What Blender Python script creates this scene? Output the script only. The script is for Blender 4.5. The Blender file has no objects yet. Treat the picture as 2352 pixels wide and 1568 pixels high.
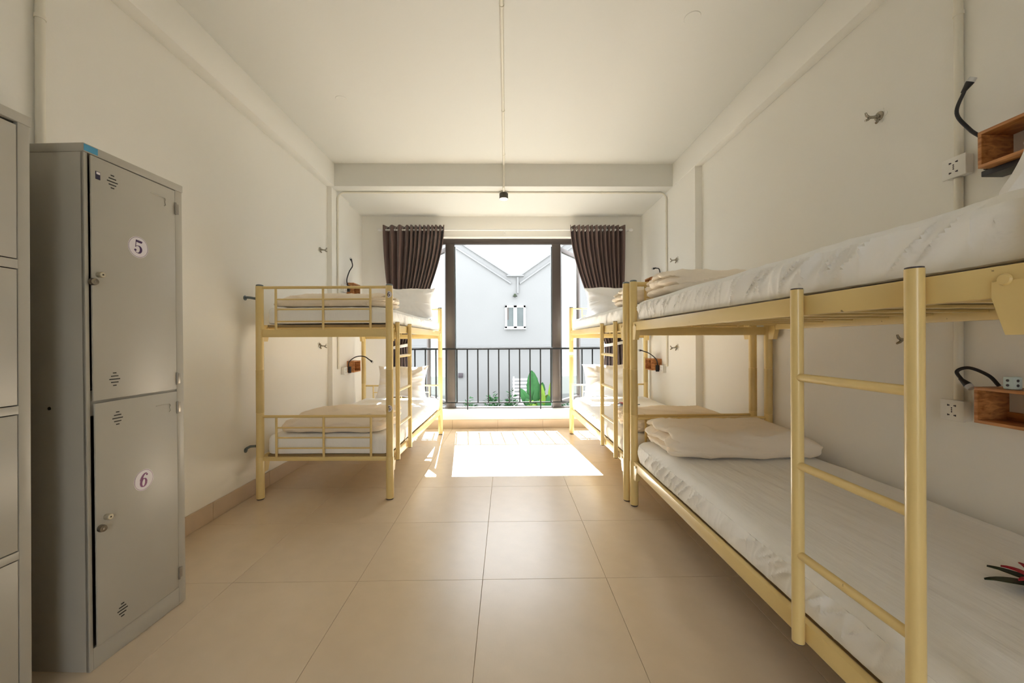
import bpy, bmesh, math, random
from mathutils import Vector, Matrix, noise
random.seed(7)
S = bpy.context.scene
COL = S.collection
PI = math.pi
R = math.radians

# ------------------------------------------------------------------ camera
cam_d = bpy.data.cameras.new('camera'); cam = bpy.data.objects.new('camera', cam_d); COL.objects.link(cam)
cam_d.sensor_width = 36.0; cam_d.lens = 36.0 * 888 / 2352; cam_d.clip_start = 0.02; cam_d.clip_end = 200
cam.matrix_world = Matrix.Translation((0, 0, 1.158)) @ Matrix.Rotation(R(-0.84), 4, 'Z') @ Matrix.Rotation(R(90), 4, 'X') @ Matrix.Rotation(R(-0.25), 4, 'Z')
S.camera = cam
# ------------------------------------------------------------------ world, sun, exposure
w = bpy.data.worlds.new('sky'); S.world = w; w.use_nodes = True
bg = w.node_tree.nodes['Background']; bg.inputs[0].default_value = (0.95, 0.98, 1.0, 1); bg.inputs[1].default_value = 3.6
sd = bpy.data.lights.new('sun', 'SUN'); sd.energy = 44; sd.angle = R(0.15); sd.color = (0.95, 0.98, 1.0)
sun = bpy.data.objects.new('sun', sd); COL.objects.link(sun); sun.location = (-2, 12, 14)
sun.rotation_euler = Vector((0.088, -0.8075, -1.0)).to_track_quat('-Z', 'Y').to_euler()
S.view_settings.view_transform = 'Standard'; S.view_settings.look = 'None'
S.view_settings.exposure = 0.42; S.view_settings.gamma = 1.0; S.view_settings.use_curve_mapping = False
S.cycles.max_bounces = 14; S.cycles.diffuse_bounces = 10; S.cycles.glossy_bounces = 4
S.cycles.sample_clamp_indirect = 12.0

# ------------------------------------------------------------------ materials
def mat(name, col, rough=0.5, metal=0.0, spec=0.5, bump=None, mottle=None, rand=0.0, coat=0.0, emit=None, wear=None, sheen=0.0, trans=0.0, ior=1.5):
    """bump=(scale, strength, stretch xyz)  mottle=(scale, amount)  wear=(scale, threshold, colour)"""
    m = bpy.data.materials.new(name); m.use_nodes = True; nt = m.node_tree; b = nt.nodes['Principled BSDF']
    N = nt.nodes.new; Lk = nt.links.new
    b.inputs['Base Color'].default_value = (*col, 1); b.inputs['Roughness'].default_value = rough
    b.inputs['IOR'].default_value = ior; b.inputs['Metallic'].default_value = metal; b.inputs['Specular IOR Level'].default_value = spec
    b.inputs['Coat Weight'].default_value = coat
    b.inputs['Sheen Weight'].default_value = sheen
    tc = N('ShaderNodeTexCoord')
    src = None
    if mottle or rand or wear:
        rgb = N('ShaderNodeRGB'); rgb.outputs[0].default_value = (*col, 1); src = rgb.outputs[0]
    if mottle:
        t = N('ShaderNodeTexNoise'); t.inputs['Scale'].default_value = mottle[0]; t.inputs['Detail'].default_value = 6
        Lk(tc.outputs['Object'], t.inputs['Vector'])
        mr = N('ShaderNodeMapRange'); mr.inputs[1].default_value = 0.3; mr.inputs[2].default_value = 0.7
        mr.inputs[3].default_value = 1 - mottle[1]; mr.inputs[4].default_value = 1 + mottle[1]
        Lk(t.outputs['Fac'], mr.inputs[0])
        h = N('ShaderNodeHueSaturation'); Lk(src, h.inputs['Color']); Lk(mr.outputs[0], h.inputs['Value']); src = h.outputs[0]
    if rand:
        oi = N('ShaderNodeObjectInfo'); mr = N('ShaderNodeMapRange'); mr.inputs[3].default_value = 1 - rand; mr.inputs[4].default_value = 1 + rand
        Lk(oi.outputs['Random'], mr.inputs[0])
        h = N('ShaderNodeHueSaturation'); Lk(src, h.inputs['Color']); Lk(mr.outputs[0], h.inputs['Value']); src = h.outputs[0]
    if wear:
        t = N('ShaderNodeTexNoise'); t.inputs['Scale'].default_value = wear[0]; t.inputs['Detail'].default_value = 8
        Lk(tc.outputs['Object'], t.inputs['Vector'])
        mr = N('ShaderNodeMapRange'); mr.inputs[1].default_value = wear[1]; mr.inputs[2].default_value = wear[1] + 0.03
        Lk(t.outputs['Fac'], mr.inputs[0])
        mx = N('ShaderNodeMix'); mx.data_type = 'RGBA'; Lk(mr.outputs[0], mx.inputs[0]); Lk(src, mx.inputs[6]); mx.inputs[7].default_value = (*wear[2], 1)
        src = mx.outputs[2]
    if src: Lk(src, b.inputs['Base Color'])
    if bump:
        mp = N('ShaderNodeMapping'); Lk(tc.outputs['Object'], mp.inputs[0])
        mp.inputs['Scale'].default_value = bump[2] if len(bump) > 2 else (1, 1, 1)
        t = N('ShaderNodeTexNoise'); t.inputs['Scale'].default_value = bump[0]; t.inputs['Detail'].default_value = 5
        Lk(mp.outputs[0], t.inputs['Vector'])
        bp = N('ShaderNodeBump'); bp.inputs['Strength'].default_value = bump[1]; bp.inputs['Distance'].default_value = 0.01
        Lk(t.outputs['Fac'], bp.inputs['Height']); Lk(bp.outputs[0], b.inputs['Normal'])
    if emit:
        b.inputs['Emission Color'].default_value = (*emit[0], 1); b.inputs['Emission Strength'].default_value = emit[1]
    return m

M = {}
M['wall'] = mat('wall_paint', (0.835, 0.82, 0.775), 0.6, bump=(60, 0.04), mottle=(0.8, 0.015))
M['ceiling'] = mat('ceiling_paint', (0.70, 0.695, 0.66), 0.65, bump=(40, 0.04))
M['tile'] = mat('floor_tile', (0.66, 0.545, 0.41), 0.27, spec=0.5, ior=1.95, bump=(220, 0.03, (1, 0.25, 1)), mottle=(9, 0.03), rand=0.02)
M['base_tile'] = mat('skirting_tile', (0.56, 0.44, 0.32), 0.4, mottle=(8, 0.04), rand=0.03)
M['grout'] = mat('grout', (0.40, 0.31, 0.21), 0.8, mottle=(30, 0.1))
M['bed'] = mat('cream_enamel', (0.74, 0.57, 0.25), 0.30, spec=0.5, coat=0.15, wear=(38, 0.735, (0.28, 0.19, 0.09)), mottle=(5, 0.03))
M['bed_sleeve'] = mat('cream_enamel_darker', (0.64, 0.485, 0.205), 0.35, mottle=(5, 0.04))
M['bed_under'] = mat('bed_base_board', (0.30, 0.22, 0.11), 0.7, mottle=(10, 0.12))
M['cap'] = mat('dark_plastic_cap', (0.05, 0.04, 0.05), 0.5)
M['sheet'] = mat('white_cotton', (0.885, 0.895, 0.90), 0.85, spec=0.2, bump=(5.5, 0.55, (5, 0.8, 2)), sheen=0.1)
M['pillow'] = mat('white_pillow_cotton', (0.88, 0.87, 0.87), 0.85, spec=0.2, bump=(7, 0.3, (2, 2, 1)), sheen=0.1)
M['duvet'] = mat('white_duvet_cotton', (0.86, 0.78, 0.67), 0.85, spec=0.2, bump=(5, 0.5, (1.2, 3, 3)), sheen=0.1)
M['locker'] = mat('grey_locker_enamel', (0.43, 0.41, 0.36), 0.34, spec=0.55, bump=(3.5, 0.05), mottle=(3, 0.03))
M['lockseam'] = mat('locker_dark_gap', (0.02, 0.018, 0.015), 0.8)
M['steel'] = mat('dull_steel', (0.32, 0.29, 0.25), 0.35, metal=0.9, mottle=(20, 0.1))
M['chrome'] = mat('chrome', (0.75, 0.74, 0.72), 0.15, metal=1.0)
M['hooksteel'] = mat('hook_steel', (0.36, 0.33, 0.28), 0.22, metal=1.0)
M['brass'] = mat('lock_zinc', (0.50, 0.46, 0.36), 0.35, metal=0.7)
M['black'] = mat('black_metal', (0.007, 0.008, 0.010), 0.5, spec=0.3)
M['blackrub'] = mat('black_rubber', (0.012, 0.011, 0.014), 0.45)
M['frame'] = mat('dark_grey_aluminium', (0.085, 0.07, 0.065), 0.38, metal=0.2, mottle=(6, 0.05))
M['curtain'] = mat('brown_curtain', (0.145, 0.092, 0.082), 0.62, spec=0.35, sheen=0.25, bump=(160, 0.12))
M['whitepl'] = mat('white_plastic', (0.80, 0.79, 0.76), 0.35)
M['conduit'] = mat('painted_conduit', (0.76, 0.73, 0.64), 0.45)
M['white'] = mat('white_enamel', (0.85, 0.85, 0.85), 0.4)
M['stick'] = mat('sticker_white', (0.75, 0.71, 0.76), 0.35)
M['ink5'] = mat('purple_ink', (0.045, 0.012, 0.09), 0.4)
M['ink6'] = mat('magenta_ink', (0.20, 0.035, 0.17), 0.4)
M['ink'] = mat('dark_ink', (0.02, 0.015, 0.05), 0.4)
M['blue'] = mat('blue_label', (0.06, 0.30, 0.50), 0.4)
M['bluegrey'] = mat('blue_grey_steel', (0.17, 0.21, 0.23), 0.35, metal=0.6)
M['paleblue'] = mat('pale_blue_plastic', (0.55, 0.68, 0.70), 0.35)
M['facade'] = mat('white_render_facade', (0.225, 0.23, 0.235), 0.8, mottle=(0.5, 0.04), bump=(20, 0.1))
M['pane_far'] = mat('grey_window_pane', (0.13, 0.15, 0.155), 0.6, spec=0.1, mottle=(1.5, 0.15))
M['leafA'] = mat('banana_leaf_green', (0.03, 0.115, 0.035), 0.55, spec=0.2, mottle=(6, 0.2))
M['leafB'] = mat('yellow_green_leaf', (0.14, 0.24, 0.03), 0.55, spec=0.2, mottle=(6, 0.2))
M['leafC'] = mat('shrub_leaf', (0.03, 0.10, 0.035), 0.6, spec=0.2, mottle=(14, 0.35))
M['ground'] = mat('garden_paving', (0.10, 0.105, 0.085), 0.9, mottle=(2, 0.15))
M['petal'] = mat('red_petal', (0.42, 0.01, 0.03), 0.5)
M['darkleaf'] = mat('dark_green_leaf', (0.015, 0.03, 0.008), 0.45)
M['lampglow'] = mat('lamp_diffuser', (1, 0.95, 0.8), 0.5, emit=((1.0, 0.93, 0.72), 2.6))
M['lamp'] = mat('lamp_body', (0.035, 0.028, 0.02), 0.4)
M['greylens'] = mat('grey_lamp_lens', (0.55, 0.56, 0.57), 0.3)

def wood():
    m = mat('orange_pine', (0.50, 0.22, 0.07), 0.45); nt = m.node_tree; b = nt.nodes['Principled BSDF']
    N = nt.nodes.new; Lk = nt.links.new
    tc = N('ShaderNodeTexCoord'); mp = N('ShaderNodeMapping'); mp.inputs['Scale'].default_value = (10, 3, 26)
    t = N('ShaderNodeTexNoise'); t.inputs['Scale'].default_value = 2.2; t.inputs['Detail'].default_value = 8; t.inputs['Distortion'].default_value = 1.2
    cr = N('ShaderNodeValToRGB'); cr.color_ramp.elements[0].position = 0.35; cr.color_ramp.elements[0].color = (0.30, 0.105, 0.028, 1)
    cr.color_ramp.elements[1].position = 0.65; cr.color_ramp.elements[1].color = (0.62, 0.29, 0.10, 1)
    Lk(tc.outputs['Object'], mp.inputs[0]); Lk(mp.outputs[0], t.inputs['Vector']); Lk(t.outputs['Fac'], cr.inputs[0]); Lk(cr.outputs[0], b.inputs['Base Color'])
    return m
M['wood'] = wood()

def glass():
    m = bpy.data.materials.new('clear_glass'); m.use_nodes = True; nt = m.node_tree; nt.nodes.clear()
    N = nt.nodes.new; Lk = nt.links.new
    o = N('ShaderNodeOutputMaterial'); mx = N('ShaderNodeMixShader'); t = N('ShaderNodeBsdfTransparent'); g = N('ShaderNodeBsdfGlossy'); f = N('ShaderNodeLayerWeight')
    pw = N('ShaderNodeMath'); pw.operation = 'POWER'; pw.inputs[1].default_value = 5; ml = N('ShaderNodeMath'); ml.operation = 'MULTIPLY_ADD'; ml.inputs[1].default_value = .8; ml.inputs[2].default_value = .035
    t.inputs[0].default_value = (0.96, 0.985, 0.98, 1); g.inputs['Roughness'].default_value = 0.02; f.inputs[0].default_value = 0.5
    Lk(f.outputs['Facing'], pw.inputs[0]); Lk(pw.outputs[0], ml.inputs[0]); Lk(ml.outputs[0], mx.inputs[0]); Lk(t.outputs[0], mx.inputs[1]); Lk(g.outputs[0], mx.inputs[2]); Lk(mx.outputs[0], o.inputs[0])
    return m
M['glass'] = glass()

# ------------------------------------------------------------------ mesh helpers
def box(bm, x0, x1, y0, y1, z0, z1, bev=0.0, seg=2):
    r = bmesh.ops.create_cube(bm, size=1.0)
    vs = r['verts']
    for v in vs:
        v.co = Vector(((x0 + x1) / 2 + v.co.x * (x1 - x0), (y0 + y1) / 2 + v.co.y * (y1 - y0), (z0 + z1) / 2 + v.co.z * (z1 - z0)))
    if bev > 0:
        es = list({e for v in vs for e in v.link_edges})
        bmesh.ops.bevel(bm, geom=es, offset=bev, segments=seg, affect='EDGES', profile=0.5)

def frame_of(d):
    d = d.normalized(); up = Vector((0, 0, 1)) if abs(d.z) < 0.95 else Vector((0, 1, 0))
    a = d.cross(up).normalized(); return a, d.cross(a).normalized()

def tube(bm, pts, r, seg=14, cap=True):
    pts = [Vector(p) for p in pts]; rs = r if isinstance(r, (list, tuple)) else [r] * len(pts)
    rings = []; a = None
    for i, p in enumerate(pts):
        if i == 0: d = pts[1] - p
        elif i == len(pts) - 1: d = p - pts[i - 1]
        else: d = (pts[i + 1] - p).normalized() + (p - pts[i - 1]).normalized()
        d.normalize()
        if a is None: a, b = frame_of(d)
        else:
            a = (a - d * a.dot(d)).normalized(); b = d.cross(a).normalized()
        rings.append([bm.verts.new(p + a * rs[i] * math.cos(2 * PI * k / seg) + b * rs[i] * math.sin(2 * PI * k / seg)) for k in range(seg)])
    for i in range(len(rings) - 1):
        for k in range(seg):
            bm.faces.new((rings[i][k], rings[i][(k + 1) % seg], rings[i + 1][(k + 1) % seg], rings[i + 1][k]))
    if cap:
        bm.faces.new(rings[0][::-1]); bm.faces.new(rings[-1])

def arc(c, r, a0, a1, n, u, v):
    c, u, v = Vector(c), Vector(u), Vector(v)
    return [c + u * r * math.cos(a0 + (a1 - a0) * i / n) + v * r * math.sin(a0 + (a1 - a0) * i / n) for i in range(n + 1)]

def bez(p0, p1, p2, p3, n=14):
    p0, p1, p2, p3 = map(Vector, (p0, p1, p2, p3)); o = []
    for i in range(n + 1):
        t = i / n; s = 1 - t
        o.append(p0 * s**3 + p1 * 3 * s * s * t + p2 * 3 * s * t * t + p3 * t**3)
    return o

def prism(bm, poly, n0, n1, axis='y'):
    """extrude a 2D polygon; axis y: poly=(x,z); axis x: poly=(y,z); axis z: poly=(x,y)"""
    def P(a, b, c):
        return {'y': (a, c, b), 'x': (c, a, b), 'z': (a, b, c)}[axis]
    A = [bm.verts.new(P(a, b, n0)) for a, b in poly]; B = [bm.verts.new(P(a, b, n1)) for a, b in poly]
    n = len(poly)
    bm.faces.new(A); bm.faces.new(B[::-1])
    for i in range(n): bm.faces.new((A[i], B[i], B[(i + 1) % n], A[(i + 1) % n]))

def new(): return bmesh.new()

def meshof(name, bm, m, smooth=True):
    bmesh.ops.recalc_face_normals(bm, faces=bm.faces[:])
    me = bpy.data.meshes.new(name); bm.to_mesh(me); bm.free()
    for x in (m if isinstance(m, (list, tuple)) else [m]): me.materials.append(M[x] if isinstance(x, str) else x)
    if smooth:
        me.shade_smooth(); me.set_sharp_from_angle(angle=R(38))
    return me

def obj(name, bm, m, parent=None, smooth=True, label=None):
    me = bm if isinstance(bm, bpy.types.Mesh) else meshof(name, bm, m, smooth)
    o = bpy.data.objects.new(name, me); COL.objects.link(o)
    if parent: o.parent = parent
    if label: o['label'] = label
    return o

def thing(name, label, cat, loc=(0, 0, 0), rz=0, group=None):
    o = bpy.data.objects.new(name, None); COL.objects.link(o); o.empty_display_size = 0.05
    o.location = loc; o.rotation_euler = (0, 0, rz)
    return tag(o, label, cat, group)

def tag(o, label, cat, group=None):
    o['label'] = label; o['category'] = cat
    if group: o['group'] = group
    return o

def struct(name, bm, m, parent=None, smooth=True):
    o = obj(name, bm, m, parent, smooth)
    if not parent: o['kind'] = 'structure'
    return o

def kids(o): return [c for c in bpy.data.objects if c.parent == o]
def dup(o, loc=None, rz=None, label=None, parent=None):
    c = o.copy(); COL.objects.link(c)
    if parent: c.parent = parent
    if loc is not None: c.location = loc
    if rz is not None: c.rotation_euler = (0, 0, rz)
    if label: c['label'] = label
    for k in kids(o): dup(k, parent=c)
    return c

# ------------------------------------------------------------------ room shell
WL, WR, Y0, YB, CZ, BZ = -1.93, 1.887, -1.7, 5.18, 3.079, 2.835
fl = new(); box(fl, WL - .2, WR + .2, Y0 - .2, 5.40, -0.15, -0.0035)
floor = struct('floor', fl, 'grout')
T = 0.603; tiles = {}
def cuts(lo, hi, o):
    k = math.floor((lo - o) / T); out = []
    while o + k * T < hi:
        a, b = max(lo, o + k * T), min(hi, o + (k + 1) * T)
        if b - a > 0.01: out.append((a, b))
        k += 1
    return out
for ax, bx in cuts(WL, WR, -0.12):
    for ay, by in cuts(Y0, YB, 1.885):
        key = (round(bx - ax, 3), round(by - ay, 3))
        if key not in tiles:
            b = new(); box(b, 0.0007, key[0] - 0.0007, 0.0007, key[1] - 0.0007, -0.003, 0.0, 0.0008, 1); tiles[key] = meshof('tile', b, 'tile')
        t = obj('tile', tiles[key], None, floor); t.location = (ax, ay, 0)

b = new(); box(b, WL - .2, WR + .2, Y0 - .2, 4.19, CZ, CZ + .15); struct('ceiling', b, 'ceiling')
b = new(); box(b, WL - .2, WL, Y0, YB, 0, CZ); box(b, WL, -1.88, 4.205, 4.68, 0, BZ); box(b, WL, -1.918, 4.68, YB, 0, BZ)
struct('wall_left', b, 'wall')
b = new(); box(b, WR, WR + .2, Y0, YB, 0, CZ); box(b, 1.82, WR, 3.69, YB, 0, BZ)
struct('wall_right', b, 'wall')
DX0, DX1, DZ = -0.40, 0.60, 2.1      # unseen doorway added behind the camera, daylight through it brightens the near half
b = new(); box(b, WL - .2, DX0, Y0 - .2, Y0, 0, CZ); box(b, DX1, WR + .2, Y0 - .2, Y0, 0, CZ); box(b, DX0, DX1, Y0 - .2, Y0, DZ, CZ); struct('wall_front', b, 'wall')
b = new(); box(b, -14, 14, -12, Y0 - .2, -.5, -.15); struct('added_terrace', b, 'ground')  # unseen slab added outside the doorway, covers the sky below the horizon
OX0, OX1, OZ0, OZ1, YO = -1.60, 1.52, 0.2465, 2.56, 5.38
b = new()
box(b, WL - .2, OX0, YB, YO, 0, BZ); box(b, OX1, WR + .2, YB, YO, 0, BZ); box(b, OX0, OX1, YB, YO, 0, OZ0, 0.006); box(b, OX0, OX1, YB, YO, OZ1, BZ)
struct('wall_back', b, 'wall')
b = new(); box(b, WL, -1.84, Y0, 4.18, BZ, CZ, 0.004); struct('trim_1', b, 'wall')
b = new(); box(b, 1.815, WR, Y0, 4.18, BZ, CZ, 0.004); struct('trim_2', b, 'wall')
b = new(); box(b, WL - .2, WR + .2, 4.18, YO, BZ, CZ + .15); struct('trim_3', b, 'ceiling')
# flush round blanking plates on the ceiling
for p, lb in (((-1.293, 3.078), 'faint round painted plate flush on the ceiling, left side'), ((1.114, 2.282), 'faint round painted plate flush on the ceiling, right side')):
    b = new(); tube(b, [(p[0], p[1], CZ - 0.003), (p[0], p[1], CZ)], [0.045, 0.048], 32)
    tag(obj('ceiling_plate', b, 'ceiling'), lb, 'cover plate')
# skirting tiles, one by one
def skirting(name, kind, x, y0, y1, off):
    b = new()
    if kind == 'x': box(b, min(x, x + off * .004), max(x, x + off * .004), y0, y1, 0, .112)
    else: box(b, y0, y1, x - .004, x, 0, .112)
    root = struct(name, b, 'grout')
    for a, c in cuts(y0, y1, 1.95 if kind == 'x' else -0.12):
        b = new()
        if kind == 'x': box(b, min(x, x + off * .011), max(x, x + off * .011), a + .0012, c - .0012, 0.001, .115, .0015, 1)
        else: box(b, a + .0012, c - .0012, x - .011, x, 0.001, .115, .0015, 1)
        obj('skirting_tile', b, 'base_tile', root)
skirting('baseboard_left', 'x', WL, Y0, 4.205, 1)
skirting('baseboard_left_column', 'x', -1.88, 4.205, 4.68, 1)
skirting('baseboard_right', 'x', WR, Y0, 3.69, -1)
skirting('baseboard_right_column', 'x', 1.82, 3.69, YB, -1)
skirting('baseboard_back', 'y', YB, -1.905, 1.808, 0)

# ------------------------------------------------------------------ window
win = bpy.data.objects.new('window_1', None); COL.objects.link(win); win.location = (-0.04, 5.3, OZ0); win['kind'] = 'structure'
WO = Vector((-0.04, 5.3, OZ0))
def wpart(name, bm, m, parent=None):
    o = obj(name, bm, m, parent or win)
    if not parent: o.location = -WO
    return o
b = new(); box(b, OX0, OX1, 5.28, 5.34, 2.489, OZ1, .002); wpart('head_frame', b, 'frame')
b = new(); box(b, OX0, OX1, 5.28, 5.34, OZ0, OZ0 + .02, .002); wpart('sill_frame', b, 'frame')
for a, c in ((OX0, OX0 + .05), (OX1 - .05, OX1)):
    b = new(); box(b, a, c, 5.28, 5.34, OZ0 + .02, 2.489, .002); wpart('side_frame', b, 'frame')
for a, c, s in ((-0.824, -0.702, 1), (0.629, 0.747, -1)):
    b = new(); box(b, a, c, 5.275, 5.345, OZ0 + .004, 2.489, .003); wpart('mullion', b, 'frame')
    e = c if s == 1 else a
    b = new(); box(b, min(e, e + s * .012), max(e, e + s * .012), 5.30, 5.34, OZ0 + .02, 2.46, .001); wpart('weather_strip', b, 'bluegrey')
# casements hinged on the mullions and swung outward
for hx, s in ((-0.822, -1), (0.745, 1)):
    b = new(); W_, z0, z1, st = 0.735, OZ0 + .03, 2.47, 0.06
    box(b, 0, W_, 0, .045, z0, z0 + st, .003); box(b, 0, W_, 0, .045, z1 - st, z1, .003)
    box(b, 0, st, 0, .045, z0 + st, z1 - st, .003); box(b, W_ - st, W_, 0, .045, z0 + st, z1 - st, .003)
    if s < 0: bmesh.ops.scale(b, vec=(-1, 1, 1), verts=b.verts)
    sa = wpart('casement', b, 'frame'); sa.location = Vector((hx, 5.35, 0)) - WO; sa.rotation_euler = (0, 0, s * R(57))
    b = new(); box(b, st - .005, W_ - st + .005, .018, .024, z0 + st - .005, z1 - st + .005)
    if s < 0: bmesh.ops.scale(b, vec=(-1, 1, 1), verts=b.verts)
    obj('pane', b, 'glass', sa)

# balcony style guard rail standing on the sill
gr = thing('guard_railing', 'black metal guard railing with thin upright bars across the window', 'railing', (0, 5.21, OZ0))
b = new(); box(b, OX0 + .001, OX1 - .001, -.012, .012, .803, .826, .002); obj('top_rail', b, 'black', gr)
b = new(); box(b, OX0 + .001, OX1 - .001, -.008, .008, .086, .100, .001); obj('bottom_rail', b, 'black', gr)
barm = None
for k in range(-7, 15):
    x = -0.525 + k * 0.1406
    if x < OX0 + .03 or x > OX1 - .03: continue
    b = new(); lo = 0.0 if k % 7 == 0 else .098
    box(b, -.0082, .0082, -.0082, .0082, lo, .805, .001, 1)
    if lo == 0: tube(b, [(0, 0, 0), (0, 0, .012)], [.011, .009], 12)
    o = obj('bar', b, 'black', gr); o.location = (x, 0, 0)

# ------------------------------------------------------------------ curtains
def curtain(name, label, top, waist, foot, zt, zw, zf, y, seed):
    """top: list of x of every forward pleat; waist/foot: x range the pleats gather to"""
    rnd = random.Random(seed)
    t = thing(name, label, 'curtain', ((top[0] + top[-1]) / 2, y, zf))
    n = len(top) - 1; per = 10; cols = n * per + 1; rows = 64; bm = new(); G = []
    for j in range(rows + 1):
        z = zt + (zf - zt) * j / rows
        row = []
        if z > zw: f = (zt - z) / (zt - zw); k = 0
        else: f = 1; k = (zw - z) / (zw - zf)
        ff = f * f * (1.9 - 0.9 * f)
        for i in range(cols):
            u = i / (cols - 1) * n; a = int(min(u, n - 1)); fr = u - a
            xt = top[a] + (top[a + 1] - top[a]) * fr
            s = i / (cols - 1)
            xw = waist[0] + (waist[1] - waist[0]) * s
            xf = foot[0] + (foot[1] - foot[0]) * s
            x = xt + (xw - xt) * ff if k == 0 else xw + (xf - xw) * math.sin(k * PI / 2) ** 0.8
            wv = math.cos(2 * PI * u)
            amp = 0.048 * (1 - .45 * ff) + .012 * k
            yy = -amp * wv + 0.006 * math.sin(u * 3.1 + z * 2) * (1 + f)
            x += 0.006 * math.sin(2 * PI * u + 1) * (1 - f)
            if i in (0, cols - 1): yy = -amp * .9
            row.append(bm.verts.new((x - t.location.x, yy, z - zf)))
        G.append(row)
    for j in range(rows):
        for i in range(cols - 1): bm.faces.new((G[j][i], G[j][i + 1], G[j + 1][i + 1], G[j + 1][i]))
    me = meshof('fabric', bm, 'curtain'); o = obj('fabric', me, None, t)
    md = o.modifiers.new('thickness', 'SOLIDIFY'); md.thickness = 0.003
    # eyelets on the rod
    for a in range(n):
        xm = (top[a] + top[a + 1]) / 2
        b = new(); tube(b, [(xm - t.location.x + .004 * math.cos(q), .028 * math.cos(q), zt - zf - .055 + .028 * math.sin(q)) for q in [2 * PI * i / 20 for i in range(21)]], .004, 6, False)
        obj('eyelet', b, 'chrome', t)
    # tie back
    b = new(); cx = (waist[0] + waist[1]) / 2 - t.location.x; rx = (waist[1] - waist[0]) / 2 + .012
    pts = [(cx + rx * math.cos(q), .046 * math.sin(q), zw - zf + .02 * math.cos(q)) for q in [2 * PI * i / 32 for i in range(33)]]
    for dz in (-.012, 0, .012): tube(b, [(p[0], p[1], p[2] + dz) for p in pts], .008, 8, False)
    obj('tieback', b, 'white', t, label='pale tieback band round the gathered curtain')
    return t
curtain('curtain', 'brown eyelet curtain tied back on the left side of the window', [-1.604, -1.49, -1.385, -1.29, -1.235, -1.18, -1.125, -1.07, -1.015, -.965, -.915, -.86, -.805], (-1.475, -1.285), (-1.54, -1.24), 2.68, 1.10, 0.05, 5.085, 1)
curtain('curtain', 'brown eyelet curtain tied back on the right side of the window', [.838, .90, .96, 1.015, 1.075, 1.13, 1.19, 1.245, 1.30, 1.355, 1.41, 1.47, 1.562], (1.30, 1.53), (1.27, 1.56), 2.68, 1.12, 0.05, 5.085, 2)
rod = thing('curtain_rod', 'thin white curtain rod with ball ends above the window', 'curtain rod', (-0.02, 5.085, 2.625))
b = new(); tube(b, [(-1.62, 0, 0), (1.66, 0, 0)], .0105, 14); obj('rod', b, 'white', rod)
for x in (-1.63, 1.67):
    b = new(); bmesh.ops.create_uvsphere(b, u_segments=16, v_segments=10, radius=.020, matrix=Matrix.Translation((x, 0, 0)) @ Matrix.Diagonal((1.5, 1, 1, 1))); obj('finial', b, 'white', rod)
for x in (-1.60, 0.0, 1.64):
    b = new(); tube(b, [(x, .094, -.002), (x, .01, -.012), (x, 0, -.014)], .006, 8); box(b, x - .014, x + .014, .088, .095, -.03, .03, .002)
    tube(b, arc((x, 0, 0), .0155, PI, 2 * PI, 10, (0, 1, 0), (0, 0, 1)), .004, 6)
    obj('bracket', b, 'whitepl', rod)

# ------------------------------------------------------------------ digits
def ribbon(bm, pts, wd, n=(0, 0, 1)):
    L, Rr = [], []
    for i, p in enumerate(pts):
        a = Vector(pts[max(i - 1, 0)]); c = Vector(pts[min(i + 1, len(pts) - 1)]); d = (c - a).normalized(); q = Vector((-d.y, d.x))
        L.append(Vector(p) + q * wd[i] / 2); Rr.append(Vector(p) - q * wd[i] / 2)
    vl = [bm.verts.new((v.x, v.y, 0)) for v in L]; vr = [bm.verts.new((v.x, v.y, 0)) for v in Rr]
    return [bm.faces.new((vl[i], vl[i + 1], vr[i + 1], vr[i])) for i in range(len(vl) - 1)]
def ell(cx, cy, rx, ry, a0, a1, n): return [(cx + rx * math.cos(R(a0 + (a1 - a0) * i / n)), cy + ry * math.sin(R(a0 + (a1 - a0) * i / n))) for i in range(n + 1)]
def digit(bm, ch):
    F = []
    if ch == '5':
        F += ribbon(bm, [(-.22, .43), (.0, .41), (.2, .40), (.27, .44)], [.15, .17, .17, .02])
        F += ribbon(bm, [(-.20, .48), (-.205, .0)], [.055, .05])
        p = ell(-.03, -.16, .23, .26, 150, -150, 26)
        F += ribbon(bm, p, [.04 + .14 * max(0, math.cos(R(150 - 300 * i / 26))) ** 1.0 for i in range(27)])
        F += ribbon(bm, [(-.30, -.24), (-.21, -.24), (-.12, -.24)], [.06, .17, .06])
    else:
        p = ell(0, -.18, .19, .28, 0, 360, 30)
        F += ribbon(bm, p, [.05 + .13 * abs(math.cos(R(12 * i))) for i in range(31)])
        p = ell(.10, -.10, .30, .56, 175, 75, 16)
        F += ribbon(bm, p, [.17 * (1 - i / 16) + .05 for i in range(17)])
        F += ribbon(bm, [(.10, .36), (.18, .36), (.26, .36)], [.05, .15, .05])
    return F
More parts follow.
